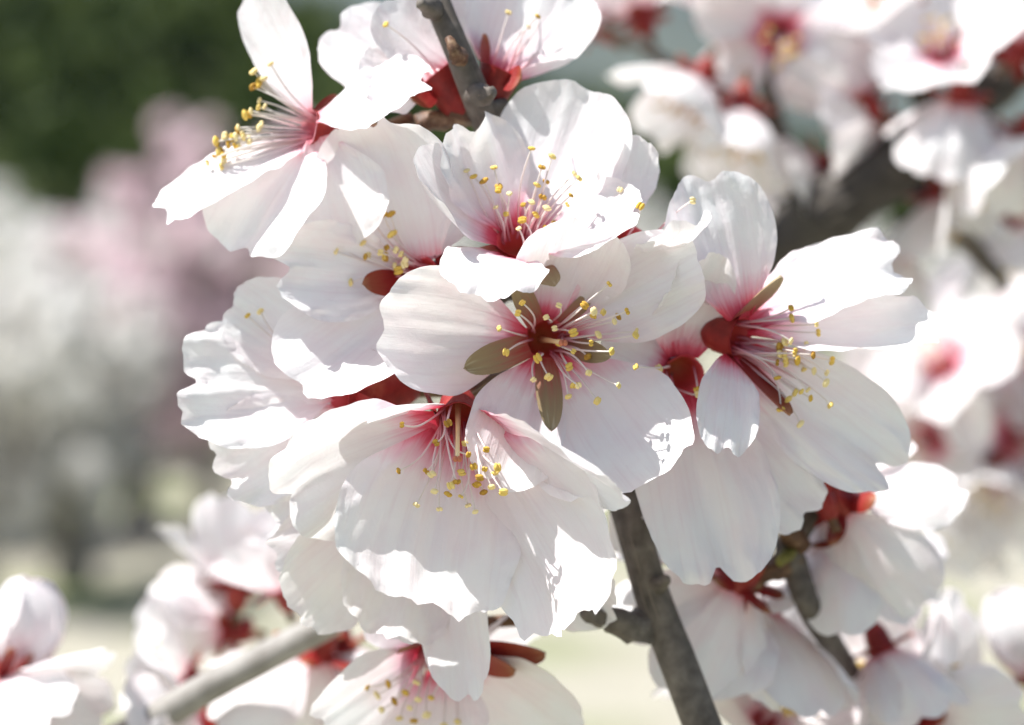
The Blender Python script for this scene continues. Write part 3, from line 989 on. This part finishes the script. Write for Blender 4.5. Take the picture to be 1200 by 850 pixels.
blossom('almond_blossom', 'soft white blossom low under the cluster, crimson throat crowded with pale stamens',
    (512, 768, -28), (-0.15, -0.62, 0.77),
    [dict(tip=(370, 858, -20), W=140, bend=0.06),
     dict(tip=(445, 712, -24), W=90, n=(0, -0.6, 0.6)),
     dict(tip=(500, 930, -16), W=140),
     dict(tip=(672, 880, -28), W=170),
     dict(tip=(640, 730, -40), W=110)],
    sepals=[dict(tip=(640, 765, -22), W=46, mat=M_SEPAL_RED), dict(tip=(605, 785, -22), W=40, mat=M_SEPAL_RED), dict(tip=(470, 760, -20), W=40, mat=M_SEPAL_RED)],
    anthers=[(430, 805), (442, 815), (455, 802), (447, 832), (462, 822), (475, 812), (488, 800), (480, 830), (490, 820), (500, 838), (468, 842), (505, 818), (520, 850), (536, 846), (485, 845)],
    petal_mat=M_PETAL_RED, seed=131, az=6, pedicel=(690, 730, -26), anther=1.1)
#BACKGROUND
# ------------------------------------------------------------------ blossoms on the blurred twigs behind
def proto_flower(variant, seed):
    """blossom at the origin, axis +Z; returns a list of (name, mesh)"""
    rs = random.Random(seed)
    Z = Vector((0, 0, 1))
    C = Vector((0, 0, 0))
    parts = []
    R, depth = 0.0031, 0.006
    outer, inner = cup_mesh(C, Z, R, depth, seg=12)
    parts.append(('calyx', mesh_from('calyx', outer[0], outer[1], M_CALYX, outer[2])))
    if variant == 'bud':
        for i in range(5):
            a = i * 1.2566 + rs.uniform(-.1, .1)
            d = Vector((math.cos(a), math.sin(a), 0))
            v, f, uv = petal(d * R * 0.9, d * 0.0008 + Z * 0.0175, -d, 0.0145, bend=-0.36, cup=0.28, ruffle=0.012, seed=seed + i, nS=14, nT=12)
            parts.append(('petal', mesh_from('petal', v, f, M_PETAL_PALE, uv)))
    else:
        parts.append(('flower_cup', mesh_from('flower_cup', inner[0], inner[1], M_CUP, inner[2])))
        el0 = {'open': 22, 'half': 48, 'flat': 6}[variant]
        pm = {'open': M_PETAL, 'half': M_PETAL_PALE, 'flat': M_PETAL_RED}[variant]
        for i in range(5):
            a = i * 1.2566 + rs.uniform(-.16, .16)
            d = Vector((math.cos(a), math.sin(a), 0))
            el = math.radians(el0 + rs.uniform(-14, 14))
            tip = d * (R + 0.0205 * rs.uniform(.85, 1.08) * math.cos(el)) + Z * 0.0205 * math.sin(el)
            nn = Z * math.cos(el) - d * math.sin(el)
            v, f, uv = petal(d * R * 0.95, tip, nn, 0.0175 * rs.uniform(.85, 1.1), bend=rs.uniform(-.16, -.04), cup=rs.uniform(.08, .2),
                             ruffle=rs.uniform(.03, .05), seed=seed * 3 + i, nS=18, nT=16)
            parts.append(('petal', mesh_from('petal', v, f, pm, uv)))
        q, fs, us = [], [], []
        aq, af = [], []
        av = [Vector(m.co) for m in ANTHER.vertices]
        for i in range(14):
            a = rs.uniform(0, 6.28)
            sp_ = math.radians(rs.uniform(5, 40))
            d = Vector((math.cos(a), math.sin(a), 0))
            dd = d * math.sin(sp_) + Z * math.cos(sp_)
            tp = dd * rs.uniform(.009, .0125)
            v, f, uv = tube([d * R * .7 - Z * .001, tp * .5 + Z * .0012, tp], [.00022, .0002, .00017], 4, sub=2)
            o = len(q)
            q += v; us += uv
            fs += [tuple(k + o for k in ff) for ff in f]
            o = len(aq)
            aq += [p * 1.15 + tp for p in av]
            af += [tuple(k + o for k in pl.vertices) for pl in ANTHER.polygons]
        parts.append(('stamen_tuft', mesh_from('stamen_tuft', q, fs, M_FIL, us)))
        parts.append(('pollen_tips', mesh_from('anther_tuft', aq, af, M_ANTHER)))
    for i in range(5):
        a = i * 1.2566 + 0.63
        d = Vector((math.cos(a), math.sin(a), 0))
        b = d * R * .98 - Z * .001
        up = {'bud': 0.9, 'half': -0.15, 'open': -0.3, 'flat': -0.45}[variant]
        v, f, uv = sepal(b, b + (d + Z * up).normalized() * .0060, Z - d * up, .0042, seed=seed + i, nS=6, nT=4)
        parts.append(('sepal', mesh_from('sepal', v, f, M_SEPAL_RED, uv)))
    v, f, uv = tube([-Z * depth * 1.1, -Z * (depth + .004)], [.0012, .0013], 7, sub=2)
    parts.append(('stalk', mesh_from('stalk', v, f, M_PEDICEL, uv)))
    return parts
PROTO = {'open': [proto_flower('open', 301), proto_flower('open', 302), proto_flower('open', 306)],
         'half': [proto_flower('half', 303), proto_flower('half', 307)],
         'flat': [proto_flower('flat', 304)], 'bud': [proto_flower('bud', 305)]}
bgr = random.Random(77)
def pose(A, var):
    if var == 'bud':
        return 'unopened bud'
    if var == 'flat':
        return 'wide open blossom with dark red heart'
    ax = Vector(A).normalized()
    if ax.z < -0.25:
        return 'red-calyxed blossom turning its back'
    if ax.y > 0.55:
        return 'upright white blossom'
    if ax.y < -0.55:
        return 'hanging white blossom'
    return 'sideways white blossom'
def place(name, label, group, C, A, variant='open', scale=1.0, roll=None):
    fl = empty(name, P(*C))
    tag(fl, label, 'blossom' if variant != 'bud' else 'bud', group)
    Aw = D2W(*A)
    q = Aw.to_track_quat('Z', 'Y').to_matrix().to_4x4() @ Matrix.Rotation(bgr.uniform(0, 6.28) if roll is None else roll, 4, 'Z')
    fl.rotation_euler = q.to_euler()
    fl.scale = (scale,) * 3
    for nm, me in bgr.choice(PROTO[variant]):
        if nm == 'pollen_tips':
            continue
        o = link(nm, me, fl)
        if nm == 'stamen_tuft':
            for n2, m2 in (x for k in PROTO[variant] for x in k):
                if n2 == 'pollen_tips':
                    link('anther_tuft', m2, o)
                    break
    return fl

# twig low behind on the sunny side
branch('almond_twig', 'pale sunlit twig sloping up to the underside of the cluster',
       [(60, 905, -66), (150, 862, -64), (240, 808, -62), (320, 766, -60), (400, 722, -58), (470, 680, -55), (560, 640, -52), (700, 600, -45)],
       [40, 40, 38, 36, 34, 31, 28, 24], seed=21, bark=M_BARK_PALE_LIT, bump=0.04)
GL = 'blurred blossoms along the pale sloping twig'
TL = 'blurred %s on the pale sloping twig'
for C, A, var, sc in [((278, 682, -115), (0.0, 0.95, -0.35), 'half', 0.9), ((268, 738, -115), (-0.9, 0.1, -0.4), 'half', 0.85),
                      ((372, 766, -74), (-0.35, -0.9, -0.3), 'half', 1.0), ((330, 690, -96), (-0.3, 0.9, 0.1), 'half', .7),
                      ((235, 855, -72), (-0.8, 0.0, 0.3), 'half', 0.85), ((400, 760, -82), (0.2, -0.9, 0.2), 'half', 0.85),
                      ((215, 790, -96), (-0.8, 0.4, 0.2), 'half', 0.7)]:
    place('almond_blossom', TL % pose(A, var), GL, C, A, var, sc)
branch('almond_twig', 'thin twig with a plump closed bud beside the pale sloping twig',
       [(-60, 900, -64), (-20, 850, -62), (2, 808, -60), (14, 792, -60)], [26, 24, 20, 12], seed=22)
place('almond_bud', 'plump white unopened bud standing on a thin twig', None, (24, 790, -72), (0.15, 1, 0.05), 'bud', 1.0, roll=0.5)
place('almond_blossom', 'blurred white blossom just below the plump unopened bud', None, (2, 806, -60), (0.75, -0.6, 0.3), 'half', 0.95)

# side shoot low behind on the shaded side
branch('almond_twig', 'dark knobbly side shoot behind the coral-throated blossom',
       [(1060, 905, -84), (1020, 830, -74), (985, 770, -62), (950, 715, -42), (932, 665, -42), (925, 640, -42), (948, 606, -44), (975, 585, -46)],
       [26, 26, 26, 28, 32, 34, 28, 18], spurs=[
        dict(pts=[(930, 655, -42), (900, 672, -40), (868, 690, -42)], w=[30, 26, 18], mat=M_SCALE, bump=.5),
        dict(pts=[(935, 640, -42), (925, 620, -36), (918, 600, -34)], w=[26, 26, 20], mat=M_SCALE, bump=.5),
        dict(pts=[(930, 645, -42), (918, 654, -36), (913, 660, -34)], w=[16, 14, 9], mat=M_LEAF, bump=.3)], seed=23)
GR = 'blossoms on the dark knobbly side shoot'
TR = 'softly blurred %s on the dark knobbly side shoot'
for C, A, var, sc in [((862, 684, -40), (-0.5, -0.75, -0.35), 'half', 1.0), ((985, 592, -42), (0.62, -0.45, -0.5), 'half', 0.95),
                      ((988, 632, -46), (0.15, -0.92, -0.3), 'half', 0.78), ((1035, 655, -75), (0.5, -0.3, -0.6), 'half', 0.6),
                      ((885, 720, -52), (0.1, -1, 0.2), 'half', 1.05), ((962, 578, -38), (-0.3, 0.8, -0.3), 'bud', 0.7),
                      ((900, 850, -60), (0.4, 0.7, 0.5), 'half', 1.0), ((1035, 765, -62), (0.35, -0.9, 0.2), 'half', 0.8)]:
    place('almond_bud' if var == 'bud' else 'almond_blossom', TR % pose(A, var), GR, C, A, var, sc)
place('almond_blossom', 'small bright white blossom hanging close beside the main stem', None, (775, 545, -38), (0.05, -0.95, 0.25), 'half', 0.8)
branch('almond_twig', 'out of focus twig rising below the side shoot, white petals at its tip',
       [(1110, 930, -82), (1095, 880, -80), (1080, 845, -78)], [26, 24, 18], seed=24)
GB = 'blossoms at the tip of the low twig'
for C, A, var, sc in [((1068, 838, -76), (-0.75, 0.65, 0.1), 'half', 1.1), ((1085, 838, -78), (0.85, 0.45, 0.2), 'half', 1.15), ((1215, 790, -90), (-0.4, 0.9, 0.1), 'bud', 1.0)]:
    place('almond_bud' if var == 'bud' else 'almond_blossom', 'out of focus %s at the tip of the low twig' % ('unopened bud' if C[0] > 1150 else 'blossom leaning one way' if A[0] < 0 else 'blossom leaning the other way'), GB, C, A, var, sc)

# branches high behind, on the far side of the same tree
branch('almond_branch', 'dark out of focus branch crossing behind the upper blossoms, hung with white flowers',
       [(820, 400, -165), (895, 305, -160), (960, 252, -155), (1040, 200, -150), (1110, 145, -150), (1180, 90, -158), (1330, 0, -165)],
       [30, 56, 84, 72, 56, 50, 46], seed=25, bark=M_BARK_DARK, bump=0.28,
       spurs=[dict(pts=[(1040, 195, -175), (1090, 240, -170), (1150, 300, -170), (1180, 340, -170)], w=[40, 30, 24, 14]),
              dict(pts=[(1100, 145, -172), (1060, 70, -165), (1040, -20, -160)], w=[36, 26, 22]),
              dict(pts=[(950, 250, -180), (910, 150, -175), (890, 50, -170), (880, -40, -165)], w=[36, 24, 20, 18]),
              dict(pts=[(910, 150, -175), (840, 110, -168), (760, 60, -165), (700, 30, -165)], w=[22, 18, 14, 10])])
GT = 'blurred blossoms on the dark branch high behind'
TT = 'strongly blurred %s on the dark branch behind'
top = [((912, 40), (0, -0.5, 0.85), 'flat', -150), ((818, 95), (-0.4, -0.7, 0.2), 'half', -140), ((868, 130), (-0.15, -0.9, 0.1), 'half', -145),
       ((700, 30), (-0.7, 0.6, 0.1), 'half', -175), ((750, 15), (-0.3, 0.9, -0.3), 'half', -170), ((1105, 62), (-0.3, 0.5, 0.8), 'open', -135),
       ((1125, 118), (-0.1, -0.9, -0.4), 'half', -132), ((1195, 60), (0.5, 0.5, -0.4), 'half', -135), ((1035, 145), (-0.9, 0.1, -0.2), 'half', -150),
       ((955, 195), (-0.8, -0.3, 0.1), 'half', -160), ((1125, 185), (0.6, -0.5, 0.3), 'half', -140), ((1100, 235), (0.1, -0.95, 0.1), 'half', -165),
       ((1200, 160), (-0.3, -0.7, -0.5), 'half', -135), ((985, 80), (0.2, 0.8, 0.4), 'open', -170), ((1010, 20), (0.4, 0.8, -0.2), 'half', -165),
       ((850, 10), (-0.3, 0.9, 0.2), 'half', -160), ((1150, 10), (0.2, 0.9, 0.2), 'half', -165), ((1010, 120), (-0.6, 0.6, -0.4), 'half', -148),
       ((1180, 270), (0.2, -0.9, 0.1), 'half', -185), ((1060, 20), (-0.6, 0.6, 0.3), 'half', -150), ((1050, 300), (-0.2, -0.9, 0.1), 'half', -175)]
for (u, v), A, var, z in top:
    place('almond_blossom', TT % pose(A, var), GT, (u, v, z), A, var, bgr.uniform(0.80, 0.95))
branch('almond_branch', 'heavily blurred branch farther back beside the ochre-tipped blossom, thick with pale flowers',
       [(1330, 700, -260), (1240, 600, -250), (1170, 540, -245), (1110, 480, -240), (1070, 420, -240)], [40, 34, 28, 22, 14], seed=26)
GM = 'heavily blurred pale blossoms farther back'
TM = 'heavily blurred %s on the farther branch'
for (u, v), A, var, z in [((1108, 428), (-0.5, 0.5, 0.6), 'open', -235), ((1090, 515), (-0.6, -0.2, 0.7), 'open', -240), ((1160, 560), (-0.1, -0.6, 0.7), 'half', -235),
                          ((1190, 425), (0.3, 0.3, 0.8), 'flat', -245), ((1150, 480), (0, 0.1, 1), 'open', -250), ((1070, 460), (-0.8, 0.2, 0.3), 'half', -245),
                          ((1130, 600), (-0.4, -0.8, 0.3), 'half', -250), ((1190, 510), (0.4, 0, 0.8), 'flat', -240), ((1210, 590), (0.4, -0.5, 0.6), 'open', -250),
                          ((1140, 400), (0, 0.8, 0.5), 'half', -255), ((1220, 480), (0.4, 0.4, 0.6), 'half', -250)]:
    place('almond_blossom', TM % pose(A, var), GM, (u, v, z), A, var, bgr.uniform(0.95, 1.1))

# ------------------------------------------------------------------ orchard trees in the distance
M_CROWN_PINK = mottled('pink_tree_bloom', [(0.3, (0.80, 0.66, 0.70)), (0.5, (0.86, 0.74, 0.77)), (0.7, (0.90, 0.83, 0.84))], 1.6, rough=0.8, trans=0.5)
M_CROWN_WHITE = mottled('white_tree_bloom', [(0.3, (0.70, 0.69, 0.63)), (0.5, (0.82, 0.81, 0.78)), (0.7, (0.88, 0.87, 0.86))], 1.6, rough=0.8, trans=0.5)
M_TRUNK = mottled('orchard_trunk', [(0.3, (0.13, 0.115, 0.10)), (0.7, (0.26, 0.235, 0.21))], 8.0, rough=0.9, bump=0.02)

def orchard_tree(name, label, u, D, height, spread, mat, seed, clumps=150, per=46, group='almond trees of the orchard behind'):
    rs = random.Random(seed)
    r2 = np.random.default_rng(seed)
    base = Vector((far_xy(u, D), D, 0))
    t = empty(name, base)
    tag(t, label, 'tree', group)
    fork = Vector((rs.uniform(-.1, .1), rs.uniform(-.1, .1), height * 0.22))
    V, F, U = [], [], []
    def add(v, f, uv):
        o = len(V)
        V.extend(v); U.extend(uv)
        F.extend([tuple(k + o for k in ff) for ff in f])
    add(*tube([Vector((0, 0, -0.05)), fork * .5, fork], [0.13, 0.10, 0.09], 10, sub=4, bump=.15, seed=seed))
    cents = []
    for i in range(8):
        a = i * 0.785 + rs.uniform(-.3, .3)
        rad = spread * rs.uniform(.45, 1.0)
        end = Vector((math.cos(a) * rad, math.sin(a) * rad, height * rs.uniform(.62, .98)))
        midp = fork.lerp(end, .5) + Vector((math.cos(a), math.sin(a), 0)) * spread * .12
        add(*tube([fork, midp, end], [0.065, 0.04, 0.012], 7, sub=4, bump=.1, seed=seed + i))
        for k in range(clumps // 8):
            f = rs.uniform(.05, 1.05)
            q = fork * (1 - f) ** 2 + midp * (2 * f * (1 - f)) + end * f * f
            q = q + Vector((rs.gauss(0, .16), rs.gauss(0, .16), rs.gauss(0, .16))) * spread
            cents.append((q.x, q.y, max(q.z, height * rs.uniform(.04, .3))))
    link('trunk', mesh_from('trunk', V, F, M_TRUNK, U), t)
    c = np.array(cents)
    rad = np.stack([r2.uniform(.08, .17, len(c))] * 3, 1) * spread
    link('crown', quads('crown', clump_cloud(c, rad, per, 0.035 * (D / 14) ** .5, r2), mat), t)
    return t
PT = 'almond trees of the orchard behind'
orchard_tree('almond_tree', 'tall pink-blooming orchard tree in front of the dark wooded hill', 245, 12, 2.7, 0.6, M_CROWN_PINK, 401, clumps=200, per=60)
orchard_tree('almond_tree', 'lower pink-blooming orchard tree between the tall pink one and the white ones', 160, 13, 2.35, 0.5, M_CROWN_PINK, 415, clumps=200, per=60)
orchard_tree('almond_tree', 'pink-blooming orchard tree half hidden behind the blossom cluster', 385, 15, 2.7, 0.8, M_CROWN_PINK, 402)
orchard_tree('almond_tree', 'broad white-blooming orchard tree beside the lower pink-blooming one', 30, 12.5, 1.95, 0.85, M_CROWN_WHITE, 403, clumps=220, per=60)
for u, D, h, sp_, k in [(-40, 9.5, 1.65, 0.6, 421), (85, 10.5, 1.6, 0.55, 422)]:
    orchard_tree('almond_tree', 'young low white-blooming orchard tree standing before the pink-blooming ones', u, D, h, sp_, M_CROWN_WHITE, k, clumps=200, per=50)
WT = 'far white-blooming orchard tree in the rows before the wooded hill'
for u, D, h, s, k in [(-110, 12, 1.95, 1.0, 404), (130, 19, 2.3, 1.0, 405), (215, 17, 2.0, 0.9, 416), (70, 17, 2.2, 0.9, 417), (-20, 23, 2.5, 1.1, 406), (320, 24, 2.6, 1.1, 407), (480, 22, 2.6, 1.1, 408),
                      (640, 26, 2.7, 1.2, 409), (800, 30, 2.7, 1.2, 410), (940, 27, 2.6, 1.2, 411), (1080, 31, 2.7, 1.2, 412), (1230, 28, 2.6, 1.2, 413), (1330, 24, 2.6, 1.2, 414)]:
    orchard_tree('almond_tree', WT, u, D, h, s, M_CROWN_WHITE, k, clumps=110, per=40)

# ------------------------------------------------------------------ haze
hm, hnt, hout = new_mat('haze')
pv = N(hnt, 'ShaderNodeVolumePrincipled')
pv.inputs['Color'].default_value = (0.55, 0.74, 1.0, 1)
pv.inputs['Density'].default_value = 0.00008
pv.inputs['Anisotropy'].default_value = 0.2
hnt.links.new(pv.outputs[0], hout.inputs['Volume'])
x0, x1, y0, y1, z0, z1 = -5400, 5400, -700, 5400, -2.0, 620
hb = mesh_from('haze', [(x0, y0, z0), (x1, y0, z0), (x1, y1, z0), (x0, y1, z0), (x0, y0, z1), (x1, y0, z1), (x1, y1, z1), (x0, y1, z1)],
               [(3, 2, 1, 0), (4, 5, 6, 7), (0, 1, 5, 4), (1, 2, 6, 5), (2, 3, 7, 6), (3, 0, 4, 7)], hm, smooth=False)
haze = link('haze', hb)
haze['kind'] = 'stuff'
tag(haze, 'thin blue air between the orchard and the mountain', 'haze')
